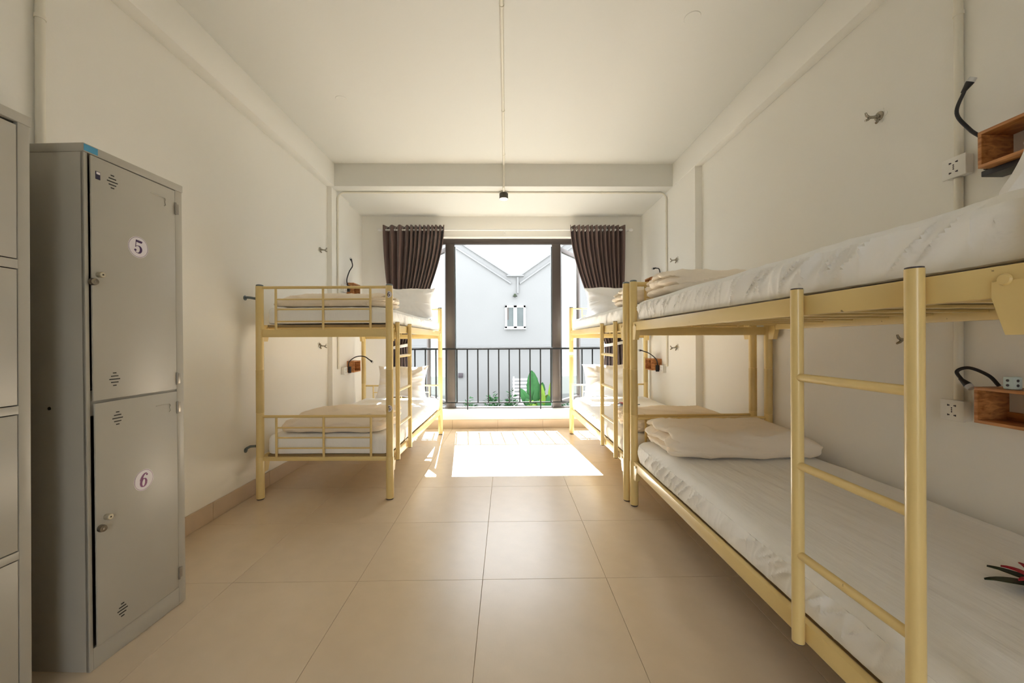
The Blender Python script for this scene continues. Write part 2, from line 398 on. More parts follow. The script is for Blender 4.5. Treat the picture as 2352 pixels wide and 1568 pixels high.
def sticker(name, ch, r, inkmat, parent, mtx, border=True, label=None, bend=0):
    bm = new(); n = 40
    outer = [bm.verts.new((r * math.cos(2 * PI * i / n), r * 1.02 * math.sin(2 * PI * i / n), 0)) for i in range(n)]
    bm.faces.new(outer)
    k = len(bm.faces)
    F = []
    if border: F += ribbon(bm, ell(0, 0, r * .93, r * .95, 0, 360, 40), [r * .03] * 41)
    vs0 = set(bm.verts)
    D = digit(bm, ch); F += D
    for v in set(bm.verts) - vs0: v.co = Vector((v.co.x * r * 1.35, v.co.y * r * 1.35, 0))
    for f in F:
        f.material_index = 1
    up = {v for f in F for v in f.verts}
    for v in up: v.co.z = .0004
    for f in bm.faces:
        if f.normal.z < 0: f.normal_flip()
    if bend:
        bmesh.ops.triangulate(bm, faces=[f for f in bm.faces if len(f.verts) > 4])
        bmesh.ops.subdivide_edges(bm, edges=[e for e in bm.edges if e.calc_length() > r * .25], cuts=2)
        for v in bm.verts:
            a = v.co.x / bend; h = v.co.z; v.co.x = (bend + h) * math.sin(a); v.co.z = (bend + h) * math.cos(a) - bend
    me = bpy.data.meshes.new(name); bm.normal_update(); bm.to_mesh(me); bm.free()
    me.materials.append(M['stick']); me.materials.append(M[inkmat])
    o = bpy.data.objects.new(name, me); COL.objects.link(o); o.parent = parent; o.matrix_local = mtx
    if label: o['label'] = label
    return o

# ------------------------------------------------------------------ bunk beds
PR = .0262
UP_RAIL, LO_RAIL = (1.232, 1.290), (.260, .318)
def make_bed(label, loc, rz, s, W, L, lad, joints=True, stickers=False, flip_ladder=False):
    """local x=0 is the aisle side, the wall is at s*W; y runs to the window"""
    t = thing('bunk_bed', label, 'bunk bed', loc, rz, None)
    def X(v): return s * v
    def bx(b, x0, x1, *a): box(b, min(X(x0), X(x1)), max(X(x0), X(x1)), *a)
    posts = {}
    for nm, (x, y) in dict(an=(0, 0), af=(0, L), wn=(W, 0), wf=(W, L)).items():
        b = new(); x = X(x)
        tube(b, [(x, y, .008), (x, y, .012), (x, y, .306), (x, y, .312)], [.0275, .0285, .0285, .0268], 24)
        tube(b, [(x, y, .311), (x, y, .634), (x, y, .636), (x, y, .638), (x, y, .957), (x, y, .959), (x, y, .963), (x, y, 1.572), (x, y, 1.576)],
             [PR, PR, PR - .0016, PR, PR, PR - .0016, PR, PR, PR - .003], 24)
        for zz in (1.55, 1.36):
            tube(b, [(x, y - PR - .001, zz), (x, y - PR + .002, zz)], .005, 8)
        p = obj('post', b, 'bed', t); posts[nm] = p
        b = new(); tube(b, [(x, y, 0), (x, y, .012)], [.024, .027], 20); obj('foot_cap', b, 'cap', p)
        b = new(); tube(b, [(x, y, 1.574), (x, y, 1.583), (x, y, 1.587)], [.0245, .024, .016], 20); obj('top_cap', b, 'bluegrey', p)
        b = new(); tube(b, [(x, y, .640), (x, y, .955)], PR + .0006, 24); obj('sleeve', b, 'bed_sleeve', p)
    # side rails with gusset plates
    for xr in (0, W):
        for z0, z1 in (UP_RAIL, LO_RAIL):
            b = new(); bx(b, xr - .012, xr + .012, PR + .001, L - PR - .001, z0, z1, .003); sr = obj('side_rail', b, 'bed', t)
            xo = xr - .0135 if xr == 0 else xr + .0135
            for yy, q in ((PR, 1), (L - PR, -1)):
                b = new(); prism(b, [(yy, z0 + .03), (yy + q * .064, z0 + .03), (yy + q * .064, z0), (yy + q * .045, z0 - .066), (yy, z0 - .066)], X(xr) - .0145, X(xr) + .0145, 'x')
                obj('gusset', b, 'bed', sr)
                xm = X(xr); ym = yy + q * .045
                b = new(); tube(b, [(xm - .018, ym, z0 + .032), (xm - .0146, ym, z0 + .032), (xm - .0145, ym, z0 + .032), (xm + .0145, ym, z0 + .032), (xm + .0146, ym, z0 + .032), (xm + .018, ym, z0 + .032)], [.009, .011, .005, .005, .011, .009], 16); obj('bolt', b, 'bed', sr)
    # head and foot ends
    for y in (0, L):
        for (zt, rz_, zb0, zb1) in ((1.564, (1.477, 1.403, 1.313), 1.197, 1.253), (.611, (.527, .453, .376), .284, .312)):
            b = new(); tube(b, [(X(PR - .002), y, zt), (X(W - PR + .002), y, zt)], .0105, 12); obj('end_top_rail', b, 'bed', t)
            b = new(); bx(b, PR - .002, W - PR + .002, y - .010, y + .010, zb0, zb1, .003); obj('end_beam', b, 'bed', t)
            for x in (.14, .49, .84):
                b = new(); tube(b, [(X(x), y, zb1 - .002), (X(x), y, zt)], .0085, 10); obj('end_upright', b, 'bed', t)
            for z in rz_:
                b = new(); tube(b, [(X(.14), y, z), (X(.84), y, z)], .0058, 8); obj('end_bar', b, 'bed', t)
    # slats and boards
    for z0 in (1.262, .290):
        b = new(); bx(b, .03, W - .03, .045, L - .045, z0 + .0125, z0 + .0285); obj('base_board', b, 'bed_under', t)
        n = 11
        for i in range(n):
            y = .09 + (L - .18) * i / (n - 1)
            b = new(); bx(b, .0135, W - .0135, y - .016, y + .016, z0, z0 + .012, .002); obj('slat', b, 'bed', t)
    # ladder
    la, lb = lad; xl = -.0305; rr = .0165
    l = bpy.data.objects.new('ladder', None); COL.objects.link(l); l.parent = t
    for y in (la, lb):
        b = new(); tube(b, [(X(xl), y, .262), (X(xl), y, 1.308)], rr, 20); obj('ladder_rail', b, 'bed', l)
        b = new(); tube(b, [(X(xl), y, 1.306), (X(xl), y, 1.3115)], rr * .94, 16); tube(b, [(X(xl), y, .258), (X(xl), y, .264)], rr * .85, 14); obj('rail_plug', b, 'cap', l)
        b = new(); tube(b, [(X(xl), y + .012, 1.295), (X(-.010), y + .018, 1.2935), (X(.010), y + .020, 1.2925), (X(.0148), y + .02, 1.288), (X(.0148), y + .02, 1.265)], .0022, 8)
        bx(b, xl + .008, -.0125, y + .006, y + .022, 1.225, 1.29, .001)
        obj('hook', b, 'bed', l)
    for z in (1.048, .787, .523):
        b = new(); tube(b, [(X(xl), la, z), (X(xl), la + .02, z), (X(xl), lb - .02, z), (X(xl), lb, z)], .0118, 14); obj('rung', b, 'bed', l)
    if stickers:
        for z, ch in ((1.507, '6'), (.671, '5')):
            m = Matrix.Translation((0.004, -PR - .0012, z)) @ Matrix.Rotation(R(90), 4, 'X') 
            sticker('number_sticker', ch, .024, 'ink', t, Matrix.Rotation(0, 4, 'Z') @ m, border=False, label='white round sticker with the dark number ' + ch, bend=PR + .001)
    return t

def make_post_sticker(parent, x, y, z):
    b = new(); n = 20
    tube(b, [(x, y, z - .02), (x, y, z + .02)], PR + .0016, 24, False)
    return obj('paper_band', b, 'stick', parent, label='small white paper band round the post')

BL = dict(loc=(-.864, 2.871, 0), rz=-.0176, s=-1, W=.960, L=1.985)
BR = dict(loc=(.874, 2.800, 0), rz=.030, s=1, W=.945, L=2.03)
BN = dict(loc=(.897, .600, 0), rz=0, s=1, W=.958, L=2.113)
bed_left = make_bed('cream metal bunk bed by the left wall, numbered 6 and 5 on its post', lad=(.10, .445), stickers=True, **BL)
bed_far = make_bed('cream metal bunk bed by the window on the right', lad=(.165, .535), **BR)
bed_near = make_bed('nearest cream metal bunk bed on the right, cut by the frame edge', lad=(.208, .54), **BN)
make_post_sticker(bed_far, 0, BR['L'], 1.005)

def place(o, bd, x, y, z, rz=0, rx=0, ry=0):
    """put a loose thing at bed-local coordinates"""
    m = Matrix.Translation(bd['loc']) @ Matrix.Rotation(bd['rz'], 4, 'Z') @ Matrix.Translation((bd['s'] * x, y, z)) @ Matrix.Rotation(rz, 4, 'Z') @ Matrix.Rotation(ry, 4, 'Y') @ Matrix.Rotation(rx, 4, 'X')
    o.matrix_world = m
    return o

# ------------------------------------------------------------------ bedding
def rounded(w, l, h, r, nx, ny, nz, fn):
    """box 0..w,0..l,0..h with round edges, every vertex moved by fn(p, normal) -> Vector"""
    bm = new(); V = {}
    def vert(x, y, z):
        k = (round(x, 5), round(y, 5), round(z, 5))
        if k in V: return V[k]
        p = Vector((x, y, z)); c = Vector((min(max(x, r), w - r), min(max(y, r), l - r), min(max(z, min(r, h / 2)), h - min(r, h / 2))))
        d = p - c; nrm = Vector((0, 0, 1))
        if d.length > 1e-6: nrm = d.normalized(); p = c + nrm * min(r, h / 2)
        V[k] = bm.verts.new(fn(p, nrm)); return V[k]
    def line(a, b, n): return [a + (b - a) * i / n for i in range(n + 1)]
    # denser near the edges
    def dist(L_, n):
        out = [L_ * i / n for i in range(n + 1)]
        ed = [0, r * .3, r * .6, r]
        mid = [v for v in out if r * 1.2 < v < L_ - r * 1.2]
        return ed + mid + [L_ - v for v in ed[::-1]]
    xs, ys, zs = dist(w, nx), dist(l, ny), line(0, h, nz)
    def quad(a, b, c, d):
        s_ = {a, b, c, d}
        if len(s_) == 4: bm.faces.new((a, b, c, d))
    for i in range(len(xs) - 1):
        for j in range(len(ys) - 1):
            for z in (0, h): quad(vert(xs[i], ys[j], z), vert(xs[i + 1], ys[j], z), vert(xs[i + 1], ys[j + 1], z), vert(xs[i], ys[j + 1], z))
        for k in range(nz):
            for y in (0, l): quad(vert(xs[i], y, zs[k]), vert(xs[i + 1], y, zs[k]), vert(xs[i + 1], y, zs[k + 1]), vert(xs[i], y, zs[k + 1]))
    for j in range(len(ys) - 1):
        for k in range(nz):
            for x in (0, w): quad(vert(x, ys[j], zs[k]), vert(x, ys[j + 1], zs[k]), vert(x, ys[j + 1], zs[k + 1]), vert(x, ys[j], zs[k + 1]))
    return bm

def ridge(v): return (1 - abs(noise.noise(v))) ** 7

def make_mattress(label, bd, z, h, seed, rough=1.0):
    w, l = bd['W'] - .035, bd['L'] - .07
    s = bd['s']
    def fn(p, n):
        q = p.copy()
        o = Vector((seed * 7.3, seed * 3.1, 0))
        f = math.sin(PI * p.z / h)
        # sides bulge over the rails a little above the rail top
        side = (1 - min(1, p.x / .12)) if p.x < .12 else 0
        q.x -= side * .010 * f
        hx = Vector((n.x, n.y, 0))
        if n.z < 0 and 1e-4 < hx.length: q += hx.normalized() * .045 * (1 - hx.length) * .85
        q.z += .006 * noise.noise(Vector((p.x * 2.2, p.y * 1.6, 0)) + o)          # gently uneven top
        # diagonal pulls along the side faces
        e = abs(n.x) * max(0, 1 - max(0, n.z) * 1.2) * min(1, .25 + p.z / h * 1.6)
        # fold fields slant: they rise towards the near end of the bed
        den = .35 + .65 * max(0, noise.noise(Vector((p.y * 1.3, 0, 9)) + o) + .5)
        def fold(v, k): return (1 - abs(noise.noise(v))) ** k
        wr = (fold(Vector((p.y * 5.5 + p.z * 8, p.z * 1.6, 1.7)) + o, 9) - .25) * .012 * rough
        wr2 = (fold(Vector((p.y * 13 + p.z * 15, p.z * 2.2, 4.1)) + o, 12) - .2) * .012 * rough
        wr2 += (fold(Vector((p.y * 20 + p.z * 7, p.z * 3, 6.3)) + o, 12) - .2) * .006 * rough
        q += n * min(.020, (wr + wr2) * den) * e
        # long shallow creases on top
        if n.z > .3:
            q.z += (ridge(Vector((p.x * 7.0 + p.y * 1.3, p.y * .9, 8.2)) + o) - .2) * .0035 * rough
            q.z -= .010 * max(0, 1 - p.x / .10) * (1 if p.x < .1 else 0)
        q.z = max(q.z, 0)
        q.x *= s
        return q
    bm = rounded(w, l, h, .045, 40, 430 if seed > 4 else 200, 18 if seed > 4 else 10, fn)
    o = obj('mattress', bm, 'sheet'); tag(o, label, 'mattress', None)
    return place(o, bd, .012, .035, z)

M_UP, M_LO = 1.2975, .3215
H = .145
make_mattress('upper mattress in a white fitted sheet on the left bunk bed', BL, M_UP - .0, H - .02, 1)
make_mattress('lower mattress in a white fitted sheet on the left bunk bed', BL, M_LO, H, 2)
make_mattress('upper mattress in a white fitted sheet on the right bunk by the window', BR, M_UP, H - .01, 3)
make_mattress('lower mattress in a white fitted sheet on the right bunk by the window', BR, M_LO, H, 4)
make_mattress('large upper mattress in a wrinkled white sheet on the nearest right bunk', BN, M_UP, H - .005, 5, 2.2)
make_mattress('large lower mattress in a white sheet on the nearest right bunk', BN, M_LO, H + .005, 6, 1.5)

def make_pillow(label, w, h, t, seed):
    bm = new(); n = 44; G = {}
    for sd_ in (1, -1):
        for i in range(n + 1):
            for j in range(n + 1):
                u, v = -1 + 2 * i / n, -1 + 2 * j / n
                edge = i in (0, n) or j in (0, n)
                if edge and sd_ == -1: G[(sd_, i, j)] = G[(1, i, j)]; continue
                pinch = 1 - .09 * (1 - u * u) * abs(v) ** 3; pinch2 = 1 - .11 * (1 - v * v) * abs(u) ** 3
                x, z = u * w / 2 * pinch2, v * h / 2 * pinch
                th = t / 2 * (max(0, 1 - u ** 4) ** .55) * (max(0, 1 - v ** 4) ** .55)
                q = Vector((u * 2.2 + seed * 5, v * 2.2, sd_))
                th *= 1 + .22 * noise.noise(q) - .12 * (v > 0) * v
                c = max(abs(u), abs(v))
                th += (ridge(Vector((math.atan2(v, u) * 3.2 + seed, c * .9, seed * 2.0))) - .2) * .012 * c * (0 if edge else 1)
                G[(sd_, i, j)] = bm.verts.new((x, sd_ * th, z + .006 * math.sin(u * 5 + seed)))
    for sd_ in (1, -1):
        for i in range(n):
            for j in range(n):
                bm.faces.new((G[(sd_, i, j)], G[(sd_, i + 1, j)], G[(sd_, i + 1, j + 1)], G[(sd_, i, j + 1)]))
    o = obj('pillow', bm, 'pillow'); return tag(o, label, 'pillow', None)
def stand(o, bd, x, y, zb, h, tilt, rz=0):
    return place(o, bd, x, y, zb + h / 2 * math.cos(tilt) + .018, rz=rz, rx=tilt)
stand(make_pillow('white pillow leaning at the window end of the left upper bunk', .60, .40, .15, 1), BL, .34, 1.83, 1.417, .40, R(-16), R(2))
stand(make_pillow('white pillow leaning at the window end of the left lower bunk', .62, .40, .16, 2), BL, .43, 1.82, .465, .40, R(-16), R(-2))
stand(make_pillow('white pillow leaning at the window end of the right upper bunk', .62, .40, .16, 3), BR, .45, 1.87, 1.427, .40, R(-20), R(-5))
stand(make_pillow('white pillow leaning at the window end of the right lower bunk', .62, .42, .17, 4), BR, .42, 1.86, .465, .42, R(-20), R(-5))
stand(make_pillow('white pillow on the near end of the nearest upper bunk', .60, .40, .14, 5), BN, .48, .16, 1.437, .40, R(24), R(3))

def make_blanket(label, lx, ly, h, seed, s):
    """folded duvet: layers show at the aisle end (x=0); wall end slopes down"""
    def fn(p, n):
        q = p.copy(); o = Vector((seed * 4.7, seed * 2.3, 0))
        u = p.x / lx; v = p.y / ly
        dome = .80 + .20 * math.sin(PI * min(1, max(0, v))) ** .6
        slope = 1 - .45 * max(0, (u - .78) / .22)
        q.z = p.z * dome * slope
        q.z += .010 * noise.noise(Vector((p.x * 4, p.y * 5, 0)) + o) * (p.z / h)
        q.y += .018 * noise.noise(Vector((p.x * 3.5, 0, 1)) + o) * (1 if v > .5 else -1)
        q.y += .05 * math.sin(PI * u) * (-1 if v < .5 else 0) * (1 - p.z / h) * .5
        # layered, gathered end
        k = max(0, 1 - p.x / .16)
        if k > 0:
            lay = abs(math.sin(PI * p.z / h * 3.0))
            q.x += (1 - lay) ** 2 * .05 * k * (1 if n.x < .3 else 0)
            q.x -= .035 * noise.noise(Vector((p.y * 9, p.z * 22, 2)) + o) * k
            q.z += .020 * (ridge(Vector((p.y * 7 + p.x * 3, p.x * 6, 3)) + o) - .25) * k * (p.z / h)
            q.y += .02 * noise.noise(Vector((p.z * 25, p.x * 12, 5)) + o) * k
        q += n * (ridge(Vector((p.x * 3.5, p.y * 6 + p.z * 8, 7)) + o) - .2) * .013
        q.z = max(q.z, 0)
        q.x *= s
        return q
    bm = rounded(lx, ly, h, .055, 60, 40, 16, fn)
    o = obj('blanket', bm, 'duvet'); return tag(o, label, 'blanket', None)
place(make_blanket('folded white duvet at the foot of the left upper bunk', .88, .42, .105, 1, -1), BL, .035, .05, 1.430)
place(make_blanket('folded white duvet at the foot of the left lower bunk', .80, .45, .150, 2, -1), BL, .05, .05, .478)
place(make_blanket('folded white duvet at the foot of the right upper bunk by the window', .86, .40, .13, 3, 1), BR, .03, .05, 1.440)
place(make_blanket('folded white duvet at the foot of the right lower bunk by the window', .84, .42, .14, 4, 1), BR, .05, .05, .478)
place(make_blanket('folded white duvet on the far end of the nearest upper bunk', .86, .42, .14, 5, 1), BN, .05, 1.63, 1.450)
place(make_blanket('folded white duvet on the far end of the nearest lower bunk', .89, .45, .165, 6, 1), BN, .04, 1.58, .483)

def flower(label, loc, rz, scale=1.0):
    t = thing('flower', label, 'flower', loc, rz, None)
    def leaf(L_, w_, m, ang, lift, nm):
        b = new(); n = 8; A = []
        for i in range(n + 1):
            u = i / n; ww = w_ * math.sin(PI * min(1, u * .92 + .06)) ** .7 * (1 - .25 * u)
            z = .010 + lift * math.sin(u * PI * .6)
            A.append((b.verts.new((u * L_, -ww / 2, z)), b.verts.new((u * L_, 0, z - .004)), b.verts.new((u * L_, ww / 2, z))))
        for i in range(n):
            for k in (0, 1): b.faces.new((A[i][k], A[i + 1][k], A[i + 1][k + 1], A[i][k + 1]))
        o = obj(nm, b, m, t); o.rotation_euler = (0, 0, ang); o.scale = (scale,) * 3
        md = o.modifiers.new('thickness', 'SOLIDIFY'); md.thickness = .0015
    for a, L_ in ((2.75, .15), (3.25, .12), (2.0, .11)): leaf(L_, .04, 'darkleaf', a, .010, 'leaf')
    for k in range(7): leaf(.085, .032, 'petal', 2.0 + k * .9, .022, 'petal')
    b = new(); tube(b, [(0, 0, .004), (.05, -.01, .008), (.16, -.02, .008)], .004, 8); obj('stem', b, 'darkleaf', t)
    return t
flower('red flower with dark green leaves lying on the nearest lower bunk', (1.465, 1.02, .4790), 0.2)
flower('red flower lying on the right lower bunk by the window', (1.27, 4.12, .4680), 0.2, .9)

# ------------------------------------------------------------------ lockers
def vent(bm, u, z, x, s=1.0):
    for k, hw in enumerate((.006, .013, .019, .013, .006)):
        zz = z + (2 - k) * .0115 * s
        box(bm, x - .0005, x + .0008, u - hw, u + hw, zz - .0018, zz + .0018)

def make_locker():
    # local: front faces +x at x=0, y runs along the doors, body goes back to x=-D
    W_, D, Ht = .3854, .43, 1.857
    t = thing('locker', 'grey two-door metal locker with number stickers 5 and 6', 'locker', (-1.468, 1.38, 0))
    t.rotation_euler = (R(.40), 0, -math.atan2(.018, .385))
    g = .012
    b = new()
    box(b, -D, -.002, 0, .014, 0, Ht - .03, .002); box(b, -D, -.002, W_ - .014, W_, 0, Ht - .03, .002)       # sides
    box(b, -D, -D + .01, .01, W_ - .01, .05, Ht - .03)                                                    # back
    box(b, -D, -.014, .014, W_ - .014, .05, .062); box(b, -D, -.014, .014, W_ - .014, .94, .952)               # shelves
    box(b, -.014, 0, 0, .012, 0, Ht - .03, .0015); box(b, -.014, 0, W_ - .034, W_, 0, Ht - .03, .0015)           # front stiles
    box(b, -.014, 0, .012, W_ - .034, 0, .076, .0015)                                                     # plinth
    box(b, -.014, -.006, .012, W_ - .034, .90, .99)
    obj('body', b, 'locker', t)
    b = new(); box(b, -D - .003, .003, -.003, W_ + .003, Ht - .031, Ht, .003); obj('top_cap', b, 'locker', t)
    b = new(); box(b, .0032, .0038, -.002, .042, Ht - .027, Ht - .004); lab = obj('name_label', b, 'blue', t, label='small blue label')
    b = new(); tube(b, [(-.135, -.0015, .93), (-.135, .002, .93)], .006, 12); obj('bolt_hole', b, 'lockseam', t)  # dark disc, the shade inside a bolt hole put into colour
    for z0, z1, ajar, ch, ink, su, sz, ku, kz, hu, hz, vents, card, hinges in (
        (.953, 1.822, R(.9), '5', 'ink5', .183, 1.536, .037, 1.403, .012, 1.375, ((.088, 1.755), (.088, 1.024)), (.272, 1.757), (1.745, .999)),
        (.079, .944, R(1.6), '6', 'ink6', .193, .610, .050, .528, .026, .497, ((.094, .878), (.104, .152)), (.284, .879), (.872, .139))):
        # door is hinged on its far edge
        yh = W_ - .036
        d = bpy.data.objects.new('door', meshof('door', (lambda bb: (box(bb, -.004, .002, .016 - yh, 0, z0, z1, .0015), bb)[1])(new()), 'locker'))
        COL.objects.link(d); d.parent = t; d.location = (0, yh, 0); d.rotation_euler = (0, 0, -ajar * -1)
        d.rotation_euler = (0, 0, ajar)
        # rotation moves the free (near) edge outwards (+x)
        if ch == '6': d['label'] = 'lower door, slightly ajar'
        b = new(); [vent(b, u - yh, z, .002) for u, z in vents]; obj('vent_slots', b, 'lockseam', d)
        b = new(); tube(b, [(.002, ku - yh, kz), (.017, ku - yh, kz), (.019, ku - yh, kz)], [.0105, .0105, .009], 20); k = obj('lock_cylinder', b, 'brass', d)
        b = new(); tube(b, [(.019, ku - yh, kz), (.0196, ku - yh, kz)], .0028, 10); obj('keyhole', b, 'lockseam', d)
        b = new(); tube(b, [(.002, hu - yh + .004, hz), (.012, hu - yh, hz), (.020, hu - yh - .002, hz)], [.012, .013, .011], 18); tube(b, [(.020, hu - yh - .002, hz), (.0206, hu - yh - .002, hz)], .004, 10); obj('hasp', b, 'steel', d)
        sticker('number_sticker', ch, .041, ink, d, Matrix.Translation((.0026, su - yh, sz)) @ Matrix.Rotation(R(90), 4, 'Z') @ Matrix.Rotation(R(90), 4, 'X') @ Matrix.Rotation(R(-4 if ch == '5' else -8), 4, 'Z'), label='white oval sticker with the number ' + ch)
        b = new(); cu, cz = card[0] - yh, card[1]
        tube(b, [(.0026, cu - .034, cz + .016), (.0034, cu, cz + .017), (.0034, cu + .028, cz + .016), (.0034, cu + .031, cz + .008), (.003, cu + .028, cz), (.0034, cu + .032, cz - .014), (.0028, cu + .026, cz - .018)], .0016, 6)
        obj('card_slot', b, 'locker', d)
        if ch == '5':
            b = new(); box(b, .002, .0026, .030 - yh, .046 - yh, 1.744, 1.772); obj('warning_sticker', b, 'ink', d, label='small black and white sticker')
            b = new(); box(b, .0026, .0029, .033 - yh, .045 - yh, 1.762, 1.770); obj('sticker_panel', b, 'stick', d)
        for z in hinges:
            b = new(); tube(b, [(.003, W_ - .0345, z - .026), (.003, W_ - .0345, z + .026)], .0042, 10); box(b, -.001, .003, W_ - .036, W_ - .018, z - .022, z + .022, .001); obj('hinge', b, 'steel', t)
    return t
make_locker()

def make_locker_tall():
    W_, D, Ht = .76, .40, 1.866
    t = thing('locker', 'tall grey multi-door metal locker cut by the left frame edge', 'locker', (-1.490, 1.233 - W_, 0))
    b = new()
    box(b, -D, -.002, 0, .012, 0, Ht - .03, .002); box(b, -D, -.002, W_ - .012, W_, 0, Ht - .03, .002); box(b, -D, -D + .01, 0, W_, 0, Ht - .03)
    box(b, -.014, 0, 0, .03, 0, Ht - .03, .0015); box(b, -.014, 0, W_ - .03, W_, 0, Ht - .03, .0015); box(b, -.014, 0, W_ / 2 - .015, W_ / 2 + .015, 0, Ht - .03, .0015)
    zs = [.06, .500, .524, .943, .968, 1.387, 1.415, 1.828]
    box(b, -.014, 0, .03, W_ - .03, 0, zs[0]);
    for a, c in ((.500, .524), (.943, .968), (1.387, 1.415)): box(b, -.014, 0, .03, W_ - .03, a, c, .001)
    box(b, -D, -.03, .012, W_ - .012, .05, .06)
    obj('body', b, 'locker', t)
    b = new(); box(b, -D - .003, .003, -.003, W_ + .003, Ht - .031, Ht, .003); obj('top_cap', b, 'locker', t)
    for i in range(4):
        for (a, c) in ((.032, W_ / 2 - .017), (W_ / 2 + .017, W_ - .032)):
            b = new(); box(b, -.006, -.001, a, c, zs[2 * i] + .003, zs[2 * i + 1] - .003, .0015); d = obj('door', b, 'locker', t)
            b = new(); vent(b, c - .11, zs[2 * i + 1] - .07, -.001); vent(b, c - .11, zs[2 * i] + .07, -.001); obj('vent_slots', b, 'lockseam', d)
            b = new(); tube(b, [(-.002, a + .03, (zs[2 * i] + zs[2 * i + 1]) / 2), (.014, a + .03, (zs[2 * i] + zs[2 * i + 1]) / 2)], .0105, 16); obj('lock_cylinder', b, 'brass', d)
    return t
make_locker_tall()

# ------------------------------------------------------------------ wall fittings
def make_hook(label, loc, rz):
    """local: wall plane at x=0, sticks out along +x"""
    t = thing('wall_hook', label, 'hook', loc, rz, None)
    b = new(); n = 60
    pts = [((.023 + .014 * abs(math.cos(2.5 * a))) * math.cos(a), (.023 + .014 * abs(math.cos(2.5 * a))) * math.sin(a)) for a in [2 * PI * i / n for i in range(n)]]
    prism(b, pts, 0, .004, 'x'); obj('flower_base', b, 'whitepl', t)
    b = new(); tube(b, [(.003, 0, 0), (.010, 0, 0), (.014, 0, 0)], [.023, .022, .015], 24)
    tube(b, [(.010, 0, 0), (.024, 0, -.003)], [.012, .009], 14); obj('hook_boss', b, 'hooksteel', t)
    b = new(); tube(b, [(.020, 0, -.002), (.040, 0, -.006), (.058, 0, -.006), (.070, 0, .002), (.076, 0, .016)], [.008, .0072, .0065, .0062, .0045], 12)
    tube(b, [(.050, 0, -.006), (.064, 0, -.018), (.078, 0, -.024)], [.006, .006, .0045], 12)
    tube(b, [(.012, 0, -.012), (.016, 0, -.028), (.022, 0, -.034)], .006, 10)
    obj('hook_arm', b, 'hooksteel', t)
    return t
h0 = make_hook('chrome wall hook on a white flower base high on the right wall', (WR, 1.918, 2.283), PI)
for lb, loc, rz in (('chrome wall hook under the nearest upper bunk, half behind its ladder', (WR, 1.765, 1.165), PI),
                    ('upper chrome hook on the right wall near the window', (1.82, 4.08, 2.019), PI),
                    ('lower chrome hook on the right wall, below the upper bunk', (1.82, 4.085, 1.09), PI),
                    ('upper chrome hook on the left wall near the window', (WL, 4.03, 2.12), 0),
                    ('lower chrome hook on the left wall, below the upper bunk', (WL, 4.015, 1.126), 0)):
    dup(h0, loc, rz, lb)

def make_shelf(label, loc, s):
    """s=+1 opens to -x (right wall); origin at the wall, window-side lower corner; runs toward the camera"""
    t = thing('wall_box', label, 'shelf', loc, 0, None)
    D, Ln, Ht, k = .122, .205, .135, .012
    def B(nm, x0, x1, y0, y1, z0, z1):
        b = new(); box(b, min(-s * x0, -s * x1), max(-s * x0, -s * x1), y0, y1, z0, z1, .0012); obj(nm, b, 'wood', t)
    B('side_panel', 0, D, -k, 0, k, Ht - k); B('side_panel', 0, D, -Ln, -Ln + k, k, Ht - k)
    B('top_panel', 0, D, -Ln, 0, Ht - k, Ht); B('bottom_panel', 0, D, -Ln, 0, 0, k)
    b = new(); box(b, min(-s * .0, -s * .01), max(-s * .0, -s * .01), -Ln + k, -k, k, k + .03, .001); obj('back_rail', b, 'wood', t)
    return t
make_shelf('open pine box shelf above the socket by the nearest upper bunk', (WR, 1.420, 1.795), 1)
make_shelf('open pine box shelf beside the socket over the nearest lower bunk', (WR, 1.435, .845), 1)
make_shelf('small pine box shelf on the right wall above the far upper bunk', (1.82, 4.71, 1.775), 1)
make_shelf('small pine box shelf on the right wall above the far lower bunk', (1.82, 4.71, .812), 1)
make_shelf('small pine box shelf on the left wall above the left upper bunk', (-1.918, 4.79, 1.725), -1)
make_shelf('small pine box shelf on the left wall above the left lower bunk', (-1.918, 4.79, .80), -1)

def make_socket(label, loc, rz):
    """local: wall at x=0, faces +x"""
    t = thing('wall_socket', label, 'socket', loc, rz, None)
    b = new(); box(b, 0, .032, -.040, .040, -.040, .040, .004); obj('back_box', b, 'whitepl', t)
    b = new(); box(b, .032, .040, -.043, .043, -.043, .043, .003); obj('face_plate', b, 'whitepl', t)
    b = new()
    for sy in (-1, 1):
        for z in (.020, -.020):
            prism(b, [(sy * .016, z + .004), (sy * .016, z - .004), (sy * .007, z - .002), (sy * .007, z + .002)], .0402, .0408, 'x')
    for z in (.010, .002, -.006): box(b, .0402, .0408, -.0022, .0022, z - .003, z + .002)
    obj('socket_holes', b, 'cap', t)
    return t
s0 = make_socket('white wall socket above the nearest upper bunk, left of the pine box', (WR, 1.568, 1.868), PI)
for lb, loc, rz in (('white wall socket over the nearest lower bunk, left of the pine box', (WR, 1.578, .865), PI),
                    ('white wall socket on the right wall over the far lower bunk', (1.82, 4.42, .835), PI),
                    ('white wall socket on the right wall over the far upper bunk', (1.82, 4.42, 1.80), PI),
                    ('white wall socket on the left wall over the left upper bunk', (-1.88, 4.46, 1.775), 0),
                    ('white wall socket on the left wall over the left lower bunk', (-1.88, 4.46, .83), 0)):
    dup(s0, loc, rz, lb)

